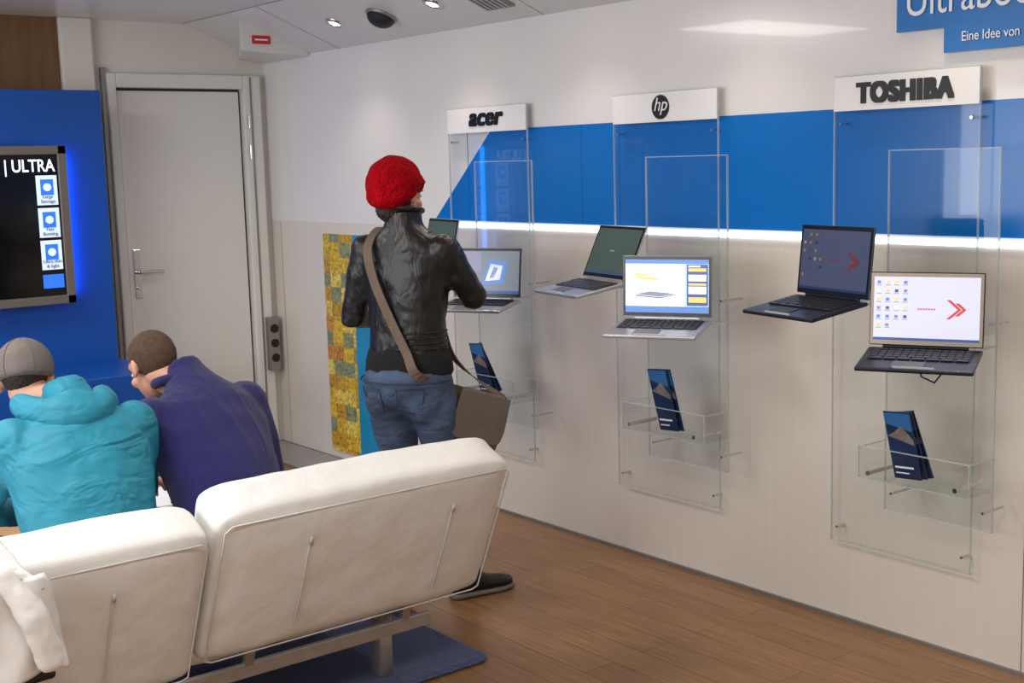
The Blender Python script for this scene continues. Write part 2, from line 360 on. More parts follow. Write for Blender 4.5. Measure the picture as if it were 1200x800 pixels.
# ---------------------------------------------------------------- laptops
def scr(name,rgb,st): return mat(name,rgb,.25,emis=rgb,estr=st,var=.04,vscale=6)
m_key=mat('laptop_keys',(24,24,27),.5,var=.1);m_bez=mat('laptop_bezel',(12,12,14),.25,var=.05)
def laptop(hinge,ang,tilt,lid,body,w,d,h,scol,sst,style,bez=None):
    R=Matrix.Rotation(radians(ang),3,'Z')@Matrix.Rotation(radians(tilt),3,'X')
    g=G('laptop',hinge,R)
    kw=dict(parent=g,world=False)
    m=MB();m.mi=0;m.box((0,-d/2,-.008),(w,d,.013));m.done('base',body,bevel=.004,**kw)
    m=MB();m.box((0,-d*.36,-.001),(w*.88,d*.46,.002));m.done('keyboard_well',m_key,**kw)
    m=MB()
    for r in range(5):
        n=13 if r<4 else 7
        for c in range(n):
            kx=-w*.43+w*.86*(c+.5)/n;m.box((kx,-d*.16-r*d*.10,.0012),(w*.86/n*.84,d*.08,.0028))
    m.done('keys',m_black if style!='hp' else m_key,bevel=.0006,bseg=1,**kw)
    m=MB();m.box((.0-.02,-d*.80,-.001),(w*.28,d*.27,.0022));m.done('touchpad',mat('touchpad_grey',(92,92,96),.4,var=.04) if style!='dk' else m_key,bevel=.002,**kw)
    RL=Matrix.Rotation(radians(-lid),3,'X')
    def P(x,y,z): return RL@V(x,y,z)
    m=MB();m.box(P(0,.004,h/2+.004),(w,.006,h),RL);m.done('lid',body,bevel=.003,**kw)
    m=MB();m.box(P(0,.0005,h/2+.004),(w-.006,.002,h-.006),RL);m.done('bezel',bez or m_bez,**kw)
    m=MB();m.tube([(-w*.36,.004,0),(w*.36,.004,0)],.006);m.done('hinge_bar',body,**kw)
    sw,sh=w-.024,h-.030
    def SP(u,v,o=.0015): return P(-sw/2+u*sw,-.0008-o,.020+v*sh)
    def rect(m,u0,v0,u1,v1,o=.0015): m.poly([SP(u0,v0,o),SP(u1,v0,o),SP(u1,v1,o),SP(u0,v1,o)])
    m=MB();rect(m,0,0,1,1,.0006);m.done('display',scr('screen_'+style,scol,sst),recalc=False,**kw)
    dim=style in('dk','green')
    def sc(n_,c_,s_): return scr(n_+('_dim' if dim else ''),tuple(int(q*(.6 if dim else 1)) for q in c_),s_*(.3 if dim else 1))
    A=sc('px_red',(206,76,62),.5);Bm=sc('px_blue',(84,130,200),.6);Cm=sc('px_white',(235,240,250),.7);D=sc('px_gold',(225,196,100),.7);K=sc('px_navy',(60,86,150),.5);Gy=sc('px_grey',(134,136,164),.5)
    M=[A,Bm,Cm,D,K,Gy]
    m=MB()
    if style in('lav','dk'):
        m.mi=0
        for k,u in enumerate((.69,.77)):
            s=.15-.05*k;q=.035
            m.poly([SP(u,.5+s),SP(u+q,.5+s),SP(u+q+s*.7,.5),SP(u+s*.7,.5)]);m.poly([SP(u+s*.7,.5),SP(u+q+s*.7,.5),SP(u+q,.5-s),SP(u,.5-s)])
        for i in range(7): rect(m,.42+i*.025,.485,.436+i*.025,.51)
        random.seed(3)
        for r in range(6):
            for c in range(4 if r<5 else 2):
                m.mi=random.choice([1,1,2,4,3,5,5]);u=.03+c*.085;v=.89-r*.135;rect(m,u,v,u+.032,v+.045);m.mi=5;rect(m,u-.008,v-.025,u+.04,v-.014)
        m.mi=4;rect(m,0,0,1,.04)
    elif style=='hp':
        m.mi=1;rect(m,0,.92,1,1,.001);rect(m,0,0,1,.12,.001);m.mi=2;rect(m,.0,.12,.72,.92,.0009)
        m.mi=3
        m.poly([SP(.06,.70),SP(.16,.64),SP(.42,.60),SP(.36,.66)]);m.poly([SP(.10,.74),SP(.12,.70),SP(.30,.68),SP(.24,.73)])
        m.mi=5;m.poly([SP(.12,.34),SP(.3,.40),SP(.60,.36),SP(.42,.30)]);m.mi=4;m.poly([SP(.12,.33),SP(.42,.29),SP(.60,.35),SP(.60,.335),SP(.42,.27),SP(.12,.31)])
        m.mi=4;rect(m,.74,.14,.99,.91,.0011);m.mi=3;rect(m,.76,.78,.97,.84);rect(m,.76,.52,.97,.56);rect(m,.76,.2,.97,.30);m.mi=2;rect(m,.76,.6,.97,.72);rect(m,.76,.36,.97,.5);rect(m,.76,.86,.9,.89)
    elif style=='acer':
        m.mi=5;rect(m,0,.5,.4,1,.001);m.mi=1;m.poly([SP(.42,.2),SP(.75,.25),SP(.82,.75),SP(.52,.8)]);m.mi=2;m.poly([SP(.47,.3),SP(.7,.33),SP(.74,.66),SP(.55,.7)]);m.mi=4;m.poly([SP(.53,.36),SP(.6,.37),SP(.67,.6),SP(.6,.63)]);rect(m,0,0,1,.07)
    elif style=='green':
        m.mi=2;rect(m,.42,.5,.52,.53);m.mi=1;rect(m,0,0,1,.05)
    m.done('display_graphics',M,recalc=False,**kw)
    s=MB();s.mi=0;s.poly([(-w*.4,-d*.75,-.018),(w*.4,-d*.75,-.018),(w*.4,-d*.1,-.018),(-w*.4,-d*.1,-.018)])
    s.mi=1;s.box((0,-d*.75,-.016),(w*.8,.004,.008));s.box((0,-d*.97,-.004),(w*.35,.004,.016))
    s.done('support_shelf',[m_ac,m_ace],recalc=True,**kw)
    return g
m_dkbody=mat('laptop_navy_body',(40,44,54),.32,.6,var=.05);m_silv=mat('laptop_silver_body',(178,178,182),.3,.7,var=.04);m_champ=mat('laptop_champagne',(170,156,140),.35,.4,var=.04)
lt=laptop((3.262,2.175,1.125),-65,8,13,m_dkbody,.325,.215,.218,(206,208,240),.62,'lav',m_champ)
m=MB();m.tube([(.04,-.02,-.014),(.05,-.03,-.07),(.03,-.02,-.10),(-.01,.0,-.09),(-.04,.06,-.03),(-.05,.14,-.015)],.003,n=8);m.done('power_cable',m_black,lt,smooth=True,world=False)
laptop((3.30,2.545,1.247),-101,9,15,m_dkbody,.335,.225,.222,(70,76,102),.22,'dk')
laptop((3.285,3.26,1.125),-62,8,10,m_silv,.335,.23,.222,(150,190,235),.85,'hp')
laptop((3.31,3.62,1.245),-101,9,33,m_silv,.33,.225,.215,(66,84,80),.2,'green')
laptop((3.29,4.34,1.125),-63,6,14,m_silv,.32,.22,.212,(130,144,160),.25,'acer',m_bez)
laptop((3.31,4.73,1.245),-101,9,20,m_silv,.32,.22,.21,(60,70,80),.2,'green')
# ---------------------------------------------------------------- chip poster
cp=G('chip_poster_panel',(W-.02,6.1,.7))
m=MB();m.bb((W-.020,6.13,.06),(W-.002,6.45,1.32));m.done('die_print',m_chip,cp)
m_cy=mat('poster_cyan',(0,140,190),.35,var=.12,vscale=6)
m=MB();m.bb((W-.020,5.72,.06),(W-.002,6.13,1.32));m.done('cyan_print',m_cy,cp)
# ---------------------------------------------------------------- blue display wall with screen
bw=G('blue_partition',(1.0,6.7,0))
m=MB();m.bb((-.6,6.70,0),(2.57,6.80,2.13));m.done('board',m_blue,bw,bevel=.004)
m=MB();m.bb((-.6,6.15,0),(2.60,6.70,.70));m.done('plinth',m_blue,bw,bevel=.006)
tv=G('wall_monitor',(1.6,6.65,1.45))
m_tvf=mat('monitor_frame',(128,120,112),.35,.5,var=.04)
m=MB()
x0,x1,z0,z1=.9,2.335,1.035,1.845
t=.045
for a,b in(((x0,6.61,z0),(x1,6.66,z0+t)),((x0,6.61,z1-t),(x1,6.66,z1)),((x0,6.61,z0),(x0+t,6.66,z1)),((x1-t,6.61,z0),(x1,6.66,z1))): m.bb(a,b)
m.done('frame',m_tvf,tv,bevel=.004)
m=MB();m.bb((x0+.03,6.625,z0+.03),(x1-.03,6.66,z1-.03));m.done('screen_glass',mat('monitor_black',(8,8,10),.12,var=.05),tv)
m=MB();m.bb((x0+.1,6.66,z0+.08),(x1-.04,6.70,z1-.06));m.done('mount',m_black,tv)
m=MB();m.bb((x1+.0,6.662,z0+.05),(x1+.016,6.69,z1-.04));m.done('backlight_strip',mat('blue_backlight',(40,120,255),.5,emis=(40,140,255),estr=20,var=.01),tv)
mw=scr('monitor_white',(235,240,250),1.0)
text('screen_title','ULTRABOOKS | ULTRA',(2.275,6.622,1.715),RE,.088,mw,tv,align='RIGHT',bold=.001,sx=.8)
mi1=scr('monitor_icon',(190,205,230),.9);mi2=scr('monitor_blue',(40,100,220),1.0)
m=MB()
for k in range(3):
    z=1.545-k*.165;m.mi=0;m.bb((2.175,6.620,z),(2.28,6.624,z+.15));m.mi=1;m.bb((2.195,6.617,z+.05),(2.26,6.62,z+.13));m.mi=0;m.cyl((2.2275,6.617,z+.09),(2.2275,6.612,z+.09),.02)
m.mi=1;m.bb((2.175,6.620,1.12),(2.28,6.624,1.19));m.done('screen_icons',[mi1,mi2],tv)
for k,t_ in enumerate(('Large\nStorage','Fast\nBooting','Ultra thin\n& light')):
    text('icon_caption_%d'%k,t_,(2.2275,6.616,1.58-k*.165),RE,.024,m_blk2,tv,align='CENTER')
# ---------------------------------------------------------------- rug
m_rug=mat('blue_rug',(24,56,116),.95,var=.5,vscale=70,bump=1,bscale=260,sheen=.3)
m=MB()
def rrect(x0,x1,y0,y1,r,z,n=6):
    P=[]
    for cx,cy,a0 in((x1-r,y1-r,0),(x0+r,y1-r,90),(x0+r,y0+r,180),(x1-r,y0+r,270)):
        for i in range(n+1):
            a=radians(a0+90*i/n);P.append(V(cx+r*cos(a),cy+r*sin(a),z))
    return P
m.loft([rrect(-.3,2.53,3.38,5.3,.06,.001),rrect(-.31,2.54,3.37,5.31,.06,.010),rrect(-.29,2.52,3.39,5.29,.06,.018)]);m.done('area_rug',m_rug)
# ---------------------------------------------------------------- sofa
sf=G('white_leather_sofa',(1.2,3.5,0))
m_lea=mat('white_leather',(228,227,224),.45,var=.02,vscale=5,bump=.25,bscale=14,bdist=.02)
m_seam=mat('leather_seam',(204,202,198),.5,var=.04)
def cushion(name,x0,x1,y,z,lean,T,H,puff=.014):
    R=Matrix.Rotation(radians(lean),3,'X')
    m=MB();bm=m.bm
    bmesh.ops.create_cube(bm,size=1)
    bmesh.ops.subdivide_edges(bm,edges=bm.edges[:],cuts=13,use_grid_fill=True)
    w=x1-x0;c=V((x0+x1)/2,y,z)
    rad=.04
    for v in bm.verts:
        p=v.co.copy();q=V(p.x*w,p.y*T,p.z*H)
        inn=V(max(-w/2+rad,min(w/2-rad,q.x)),max(-T/2+rad,min(T/2-rad,q.y)),max(-H/2+rad,min(H/2-rad,q.z)))
        d=q-inn
        if d.length>1e-6: q=inn+d.normalized()*min(rad,max(abs(d.x),abs(d.y),abs(d.z)))
        f=(1-(2*p.x)**4)*(1-(2*p.z)**4)
        q.y+=puff*f*(1 if p.y>0 else -1)*(abs(p.y)*2)
        q.z+=.012*(1-(2*p.x)**4)*(1 if p.z>0 else 0)
        v.co=c+R@(q+V(0,T/2,H/2))
    m.done(name,m_lea,sf,smooth=True,subd=1,disp=.009,dscale=.11)
    return c,R,w
for nm,a,b,zz in(('back_cushion_right',1.385,2.36,.335),('back_cushion_left',.40,1.37,.305)):
    c,R,w=cushion(nm,a,b,3.20,zz,24,.17,.51)
    m=MB()
    def P(u,v,o=-.004): return c+R@V(u,o,v)
    hw=w/2-.018
    m.tube([P(-hw,.03),P(-hw,.47),P(-hw+.02,.487),P(hw-.02,.487),P(hw,.47),P(hw,.03),P(hw-.02,.02),P(-hw+.02,.02),P(-hw,.03)],.0026,n=6)
    for u in ((-.21,.27) if b>2 else (-.22,.22)):
        m.tube([P(u,.40,-.0165),P(u,.25,-.019),P(u-.0,.1,-.0165)],.0035,n=6)
        m.box(P(u,.395,-.021),(.009,.006,.026),R)
    m.done(nm+'_piping',m_seam,sf,smooth=True)
cushion('seat_cushion_right',1.385,2.36,3.35,.27,0,.80,.15,.0);cushion('seat_cushion_left',.40,1.37,3.35,.27,0,.80,.15,.0)
m=MB();m.box((1.30,3.33,.24),(1.9,.02,.045));m.box((1.30,4.05,.24),(1.9,.03,.045))
for x in (.45,1.3,2.2): m.box((x,3.7,.245),(.04,.72,.03))
m.done('steel_frame',m_alu,sf,bevel=.004)
m=MB()
for x in (.42,2.17):
    for y in (3.50,4.0):
        m.oval([(V(x,y,.019),V(1,0,0),V(0,1,0),.030,.032),(V(x,y,.235),V(1,0,0),V(0,1,0),.024,.045)],n=20,ex=.6)
m.done('legs',mat('satin_leg',(196,192,186),.35,.35,var=.03),sf,smooth=True)
m=MB()
for x in (.6,1.15,1.6,2.15): m.box((x,3.30,.33),(.03,.015,.16),Matrix.Rotation(radians(20),3,'X'))
m.done('back_brackets',m_alu,sf)
# draped white coat
wc=G('white_coat',(.6,3.0,.6))
m_cloth=mat('white_cotton',(234,233,231),.85,var=.03,bump=.3,bscale=30,sheen=.2)
m=MB();nu,nv=36,44;gr=[]
path=[(3.32,.66),(3.22,.83),(3.15,.885),(3.05,.875),(2.97,.82),(2.965,.74),(2.985,.66),(2.995,.58),(3.005,.52)]
xr=[.84,.86,.87,.875,.90,.935,.955,.965,.97]
for i in range(nu+1):
    row=[]
    for j in range(nv+1):
        s=j/nv*(len(path)-1);k=min(int(s),len(path)-2);f=s-k
        y=path[k][0]*(1-f)+path[k+1][0]*f;z=path[k][1]*(1-f)+path[k+1][1]*f;xm=xr[k]*(1-f)+xr[k+1]*f
        u=i/nu;x=.30+(xm-.30)*u
        y-=.016*(1+sin(u*26+s*.6+.8*sin(s)))*(.15+.11*s)
        z-=.05*max(0,(u-.8)/.2)**2*(1 if s<4.5 else 0)
        row.append(m.bm.verts.new((x,y,z+.006*sin(u*11+s*2))))
    gr.append(row)
for i in range(nu):
    for j in range(nv): m.face([gr[i][j],gr[i+1][j],gr[i+1][j+1],gr[i][j+1]])
o=m.done('draped_cloth',m_cloth,wc,smooth=True,disp=.012,dscale=.07)
q=o.modifiers.new('sol','SOLIDIFY');q.thickness=.008
m=MB();m.tube([(.84,2.97,.78),(.885,2.935,.68),(.915,2.945,.57)],[.034,.038,.034],n=14,flat=.6,side=(1,0,0));m.done('sleeve',m_cloth,wc,smooth=True,remesh=.008,smit=3,disp=.010,dscale=.05)
m=MB();m.tube([(.30,3.02,.52),(.6,3.0,.505),(.93,3.0,.515)],.012,n=8);m.done('dark_lining',m_black,wc,smooth=True)
# low table
tb=G('low_table',(1.6,4.62,0))
m_tt=mat('table_top_beech',(176,140,100),.4,var=.12,vscale=7)
m=MB();m.loft([rrect(1.15,2.05,4.38,4.92,.05,.44),rrect(1.15,2.05,4.38,4.92,.05,.465)]);m.done('top',m_tt,tb)
m=MB()
for x in (1.22,1.98):
    for y in (4.45,4.85): m.cyl((x,y,.018),(x,y,.44),.018,n=16)
m.done('table_legs',m_alu,tb)
m=MB();m.box((1.5,4.55,.4675),(.21,.30,.004),Matrix.Rotation(.3,3,'Z'));m.box((1.85,4.6,.4675),(.21,.30,.004),Matrix.Rotation(-.2,3,'Z'));m.done('papers',m_whiteprint,tb)
# ---------------------------------------------------------------- people
m_skin=mat('skin',(200,148,122),.5,var=.06,vscale=14,bump=.15,bscale=120);m_skin.node_tree.nodes['Principled BSDF'].inputs['Subsurface Weight'].default_value=.08
m_eye=mat('eye_white',(215,210,205),.2,var=.01);m_iris=mat('iris_brown',(60,40,28),.2,var=.1);m_lip=mat('lips',(176,96,88),.45,var=.05)
def frame(fwd,up=(0,0,1)):
    f=Vector(fwd).normalized();r=f.cross(Vector(up)).normalized();u=r.cross(f);return Matrix((r,f,u)).transposed()
def head(g,c,fwd,up,hairmat,hs,neck_to,k_=1.0,low_=.86,nr=.052):
    M=frame(fwd,up);c=Vector(c)
    def P(x,y,z): return c+M@V(x*k_,y*k_,z*k_)
    def E_(m,p,r): m.ell(p,tuple(q*k_ for q in r),M)
    m=MB()
    E_(m,P(0,-.012,.028),(.074,.094,.086));E_(m,P(0,.022,-.045),(.056,.062,.068));E_(m,P(0,.058,-.088),(.026,.022,.02))
    E_(m,P(0,.07,.03),(.05,.022,.03));m.tube([P(0,.088,.018),P(0,.104,-.012),P(0,.108,-.022)],[.008,.011,.013])
    E_(m,P(-.038,.062,-.03),(.022,.02,.02));E_(m,P(.038,.062,-.03),(.022,.02,.02))
    for s in(-1,1):
        m.ell(P(s*.078,-.006,-.004),(.009,.018,.031),M@Matrix.Rotation(s*.25,3,'Z'));E_(m,P(s*.080,-.002,-.026),(.007,.010,.011))
    E_(m,P(0,.078,-.052),(.024,.012,.012))
    nt_=Vector(neck_to)
    m.tube([P(0,-.02,-.04),(P(0,-.03,-.09)+nt_)/2,nt_],[nr,nr,nr+.006],n=18)
    m.done('head_and_neck',m_skin,g,remesh=.0055,smit=3)
    m=MB()
    for s in(-1,1): E_(m,P(s*.030,.077,.004),(.0125,.0105,.0085))
    m.done('eyes',m_eye,g,smooth=True)
    m=MB()
    for s in(-1,1): E_(m,P(s*.030,.0865,.004),(.005,.003,.005))
    m.done('irises',m_iris,g,smooth=True)
    m=MB();E_(m,P(0,.0905,-.047),(.020,.0045,.0045));E_(m,P(0,.0895,-.055),(.018,.005,.005));m.done('mouth',m_lip,g,smooth=True)
    m=MB()
    for s in(-1,1): m.tube([P(s*.014,.094,.022),P(s*.03,.093,.027),P(s*.046,.082,.022)],[.003,.0035,.002],n=6)
    m.done('eyebrows',hairmat,g,smooth=True)
    m=MB();n=40;k=22;grid=[]
    for j in range(k+1):
        th=pi*low_*j/k;row=[]
        for i in range(n):
            a=2*pi*i/n;yy=sin(a)
            low=1.0 if yy<-.25 else max(.42,1.0-.58*min(1,(yy+.25)/.75))
            t=th*low
            row.append(P(.079*hs*sin(t)*cos(a),-.014+.101*hs*sin(t)*sin(a),.03+.095*hs*cos(t)))
        grid.append(row)
    R_=[[m.bm.verts.new(p) for p in r] for r in grid[1:]]
    top=m.bm.verts.new(P(0,-.014,.03+.095*hs))
    for i in range(n): m.face([top,R_[0][i],R_[0][(i+1)%n]])
    for a,b in zip(R_,R_[1:]):
        for i in range(n): m.face([a[i],b[i],b[(i+1)%n],a[(i+1)%n]])
    o=m.done('hair',hairmat,g,smooth=True,disp=.004,dscale=.02)
    q=o.modifiers.new('s','SOLIDIFY');q.thickness=.006;q.offset=-1
    return P,M
def hand(g,name,wr,d,nrm,thumb,curl=28):
    d=Vector(d).normalized();n=Vector(nrm);n=(n-d*n.dot(d)).normalized();s=Vector(thumb);s=(s-d*s.dot(d)-n*s.dot(n)).normalized();w=Vector(wr)
    m=MB()
    m.oval([(w-d*.03,s,n,.027,.021),(w,s,n,.028,.019),(w+d*.03,s,n,.036,.017),(w+d*.065,s,n,.041,.015),(w+d*.09,s,n,.040,.012),(w+d*.098,s,n,.034,.008)],n=20)
    for k,(o,l) in enumerate(((.030,.072),(.010,.080),(-.010,.074),(-.030,.058))):
        p=w+d*.086+s*o;pts=[p-d*.01,p];a=radians(curl*.5);seg=(.45,.32,.25)
        for f in seg:
            dd=d*cos(a)+n*sin(a)+s*o*1.2;p=p+dd.normalized()*l*f;pts.append(p);a+=radians(curl)
        m.tube(pts,[.0095,.0092,.0088,.0082,.0068],n=10)
    p=w+d*.022+s*.026;t1=p+(s*.75+d*.6+n*.25).normalized()*.036;t2=t1+(s*.35+d*.85+n*.35).normalized()*.030;t3=t2+(s*.05+d*.9+n*.4).normalized()*.024
    m.tube([p,t1,t2,t3],[.014,.0115,.010,.008],n=10)
    m.done(name,m_skin,g,remesh=.0042,smit=2)
def legs(m,hips,knees,ankles,rh,rk,ra):
    for h,k,a in zip(hips,knees,ankles):
        h,k,a=Vector(h),Vector(k),Vector(a)
        m.tube([h,h.lerp(k,.35),h.lerp(k,.8),k,k.lerp(a,.3),k.lerp(a,.75),a],[rh,rh*.95,rk*1.08,rk,rk*1.0,ra*1.12,ra],n=18)
def shoe(g,name,ank,fw,mt,sole,z0=0):
    f=Vector(fw).normalized();s=f.cross(V(0,0,1));a=Vector((ank[0],ank[1],z0))
    m=MB();m.oval([(a-f*.075+V(0,0,.045),s,V(0,0,1),.015,.025),(a-f*.068+V(0,0,.048),s,V(0,0,1),.030,.036),(a-f*.03+V(0,0,.06),s,V(0,0,1),.036,.05),(a+f*.03+V(0,0,.058),s,V(0,0,1),.038,.045),(a+f*.09+V(0,0,.043),s,V(0,0,1),.045,.03),(a+f*.15+V(0,0,.038),s,V(0,0,1),.044,.024),(a+f*.185+V(0,0,.034),s,V(0,0,1),.03,.018),(a+f*.197+V(0,0,.033),s,V(0,0,1),.012,.010)],n=20)
    m.cyl(a+V(0,0,.05),a+V(0,0,.13),.042,.045);m.done(name,mt,g,remesh=.007,smit=2)
    m=MB();secs=[]
    for t,w in((-.08,.022),(-.06,.036),(0,.038),(.07,.044),(.13,.048),(.175,.038),(.2,.016)): secs.append((a+f*t+V(0,0,.012),s,V(0,0,1),w,.011))
    m.oval(secs,n=16,ex=.6);m.done(name+'_sole',sole,g,smooth=True)
def folds(m_,scale,stretch,strength,dist):
    # long soft cloth wrinkles : stretched noise bump chained before the fabric grain
    nt=m_.node_tree;N=nt.nodes;L=nt.links;B=N['Principled BSDF']
    tc=N.new('ShaderNodeTexCoord');mp=N.new('ShaderNodeMapping');mp.inputs['Scale'].default_value=stretch;mp.inputs['Rotation'].default_value=(.5,.4,.3)
    n=N.new('ShaderNodeTexNoise');n.inputs['Scale'].default_value=scale;n.inputs['Detail'].default_value=2;n.inputs['Distortion'].default_value=1.2
    bp=N.new('ShaderNodeBump');bp.inputs['Strength'].default_value=strength;bp.inputs['Distance'].default_value=dist
    L.new(tc.outputs['Object'],mp.inputs[0]);L.new(mp.outputs[0],n.inputs['Vector']);L.new(n.outputs['Fac'],bp.inputs['Height'])
    old=B.inputs['Normal'].links[0].from_node if B.inputs['Normal'].links else None
    if old: L.new(bp.outputs['Normal'],old.inputs['Normal'])
    else: L.new(bp.outputs['Normal'],B.inputs['Normal'])
m_sole=mat('rubber_sole',(60,58,56),.7,var=.05);m_sole_l=mat('grey_sole',(120,118,114),.7,var=.05);m_shoe=mat('black_shoe',(18,18,20),.45,var=.1)
m_denim=mat('blue_denim',(68,84,110),.9,var=.4,vscale=9,bump=.5,bscale=240);folds(m_denim,9,(1,1,2.2),.7,.02)
m_leath=mat('black_leather',(22,20,20),.40,var=.2,vscale=10,bump=.3,bscale=40,bdist=.006);folds(m_leath,10,(1.6,1.6,.8),.6,.015)
m_knit=mat('black_knit',(14,14,16),.9,var=.1,bump=.6,bscale=150)
m_hairb=mat('dark_brown_hair',(38,26,20),.6,var=.3,vscale=40,bump=.8,bscale=120);m_hairl=mat('short_brown_hair',(88,64,48),.85,var=.3,vscale=60,bump=1,bscale=240)
m_trou=mat('dark_trousers',(34,36,42),.85,var=.15,bump=.3,bscale=120)
# ---- standing woman
f=V(.89,.45,0).normalized();r=V(.45,-.89,0).normalized();z=V(0,0,1)
wg=G('standing_woman',(2.66,4.0,0))
B0=V(2.655,4.0,0)
m=MB()
sec=[(.965,.160,.122,0),(1.02,.154,.118,0),(1.10,.148,.112,.0),(1.20,.158,.116,.005),(1.30,.176,.120,.01),(1.37,.182,.110,.01),(1.415,.158,.092,.006),(1.445,.11,.080,.002),(1.475,.074,.070,.0),(1.505,.068,.068,.0),(1.535,.070,.072,.002)]
m.oval([(B0+z*h+f*o,r,f,a,b) for h,a,b,o in sec],n=32,ex=.92)
Rs=B0+r*.165+z*1.385;Re=V(2.875,3.87,1.195);Rw=V(3.00,4.06,1.205)
Ls=B0-r*.165+z*1.385;Le=V(2.55,4.22,1.12);Lw=V(2.76,4.33,1.10)
for a,b,c in((Rs,Re,Rw),(Ls,Le,Lw)):
    m.tube([a,a.lerp(b,.5),b,b.lerp(c,.5),c],[.062,.056,.050,.045,.037],n=18)
m.done('leather_jacket',m_leath,wg,remesh=.010,smit=3,disp=.010,dscale=.05)
m=MB();m.tube([B0+z*(1.535-.012*sin(a))+r*.070*cos(a)+f*(.070*sin(a)+.0) for a in [i*2*pi/24 for i in range(25)]],.011,n=8);m.done('collar',m_leath,wg,smooth=True)
m=MB();m.oval([(B0+z*h,r,f,a,b) for h,a,b in((.915,.168,.132),(.93,.176,.136),(.97,.172,.133),(1.0,.164,.127),(1.03,.15,.115))],n=32);m.done('knit_hem',m_knit,wg,smooth=True)
m=MB()
for h in (1.005,1.025,1.045,1.065,1.085):
    pts=[B0+z*h+r*(.156*cos(a))+f*(.120*sin(a)) for a in [radians(-85+i*8) for i in range(13)]]
    m.tube(pts,.0045,n=6)
m.done('jacket_ribbing',m_leath,wg,smooth=True)
m=MB();m.ell(B0+z*.885-f*.012,(.182,.142,.13),Matrix((r,f,z)).transposed());m.ell(B0+z*.845-f*.035+r*.080,(.094,.092,.115));m.ell(B0+z*.845-f*.035-r*.080,(.094,.092,.115));m.ell(B0+z*.87-f*.07,(.10,.07,.09))
RA=V(2.875,3.965,.10);LA=V(2.69,4.16,.10)
legs(m,[B0+r*.09+z*.84,B0-r*.09+z*.84],[V(2.80,3.95,.49),V(2.68,4.11,.49)],[RA,LA],.096,.066,.048)
m.done('jeans',m_denim,wg,remesh=.010,smit=8,disp=.008,dscale=.05)
# jeans details: belt, yoke seam and back pocket outlines following the hips
def hipp(a,h,o=0):
    # surface of pelvis ellipsoid
    c=B0+z*.885-f*.012;k=math.sqrt(max(0.05,1-((h-.885)/.15)**2))
    return B0+z*h+r*(.182*k+o)*cos(a)+f*((.158*k+o)*sin(a)-.012)
m=MB()
m.tube([hipp(a,.905,.004) for a in [radians(-175+i*10) for i in range(18)]],.0035,n=6)
for cx_ in (-118,-62):
    pts=[hipp(radians(cx_+u),h,.004) for u,h in ((-17,.882),(17,.882),(16,.80),(0,.785),(-16,.80),(-17,.882))]
    m.tube(pts,.0028,n=6)
m.done('denim_stitching',mat('dark_denim',(46,58,80),.85,var=.2),wg,smooth=True)
shoe(wg,'right_shoe',RA,(.98,-.12,0),m_shoe,m_sole_l);shoe(wg,'left_shoe',LA,f,m_shoe,m_sole_l)
hf=V(.95,.20,-.12)
HP,HM=head(wg,(2.660,4.03,1.588),hf,z,m_hairb,1.0,B0+z*1.46+f*.005,.96,.90,.048)
m=MB();m.ell(HP(0,-.045,-.055),(.060,.055,.055),HM);m.ell(HP(0,-.04,-.02),(.074,.072,.06),HM)
m.done('nape_hair',m_hairb,wg,remesh=.006,smit=2,disp=.006,dscale=.015)
hand(wg,'right_hand',Rw+V(.022,.03,0),(.6,.75,.02),(0,0,-1),(-.7,.6,.2),20)
hand(wg,'left_hand',Lw+(Lw-Le).normalized()*.03,(.85,.35,.15),(0,0,1),(.3,-.9,0),30)
m_hat=mat('red_knit',(158,4,18),1.0,var=.25,vscale=50)
nt=m_hat.node_tree;N=nt.nodes;L=nt.links;tc=N.new('ShaderNodeTexCoord');vo=N.new('ShaderNodeTexVoronoi');vo.inputs['Scale'].default_value=90;bp=N.new('ShaderNodeBump');bp.inputs['Strength'].default_value=.8;bp.inputs['Distance'].default_value=.008;bp.invert=True
L.new(tc.outputs['Object'],vo.inputs['Vector']);L.new(vo.outputs['Distance'],bp.inputs['Height']);L.new(bp.outputs['Normal'],N['Principled BSDF'].inputs['Normal'])
N['Principled BSDF'].inputs['Specular IOR Level'].default_value=.1
m=MB();Mh=frame((.9,.4,.35))
m.ell((2.622,4.01,1.640),(.102,.112,.094),Mh,n=28,m=16);m.ell((2.665,4.03,1.636),(.083,.100,.062),HM);m.ell((2.60,4.0,1.60),(.09,.09,.06),Mh);m.done('knit_hat',m_hat,wg,remesh=.007,smit=5,disp=.010,dscale=.05)
m=MB();m.tube([HP(.083*cos(a),-.012+.104*sin(a),.040+.022*sin(a)) for a in [i*2*pi/32 for i in range(33)]],.013,n=8,flat=1.0);m.done('hat_band',m_hat,wg,smooth=True)
# bag and strap
m_bag=mat('taupe_canvas',(108,96,84),.8,var=.15,vscale=20,bump=.5,bscale=160);m_strap=mat('brown_strap',(104,86,72),.7,var=.15,bump=.4,bscale=160)
bc=V(2.850,3.86,.715)
MB_=Matrix.Rotation(math.atan2(-.35,.94),3,'Z')@Matrix.Rotation(radians(18),3,'Y')
m=MB()
m.oval([(bc+MB_@V(0,0,h_),MB_@V(1,0,0),MB_@V(0,1,0),a,b) for h_,a,b in((-.150,.06,.02),(-.140,.085,.036),(-.10,.103,.048),(-.02,.108,.05),(.07,.100,.044),(.12,.092,.034),(.13,.085,.02))],n=28,ex=.55)
m.done('satchel',m_bag,wg,smooth=True,subd=1,disp=.008,dscale=.06)
m=MB()
m.prism([bc+MB_@V(x_,-.056,z_) for x_,z_ in((-.098,.125),(.098,.125),(.106,.0),(.100,-.045),(.08,-.06),(-.08,-.06),(-.100,-.045),(-.106,.0))],MB_@V(0,.008,0))
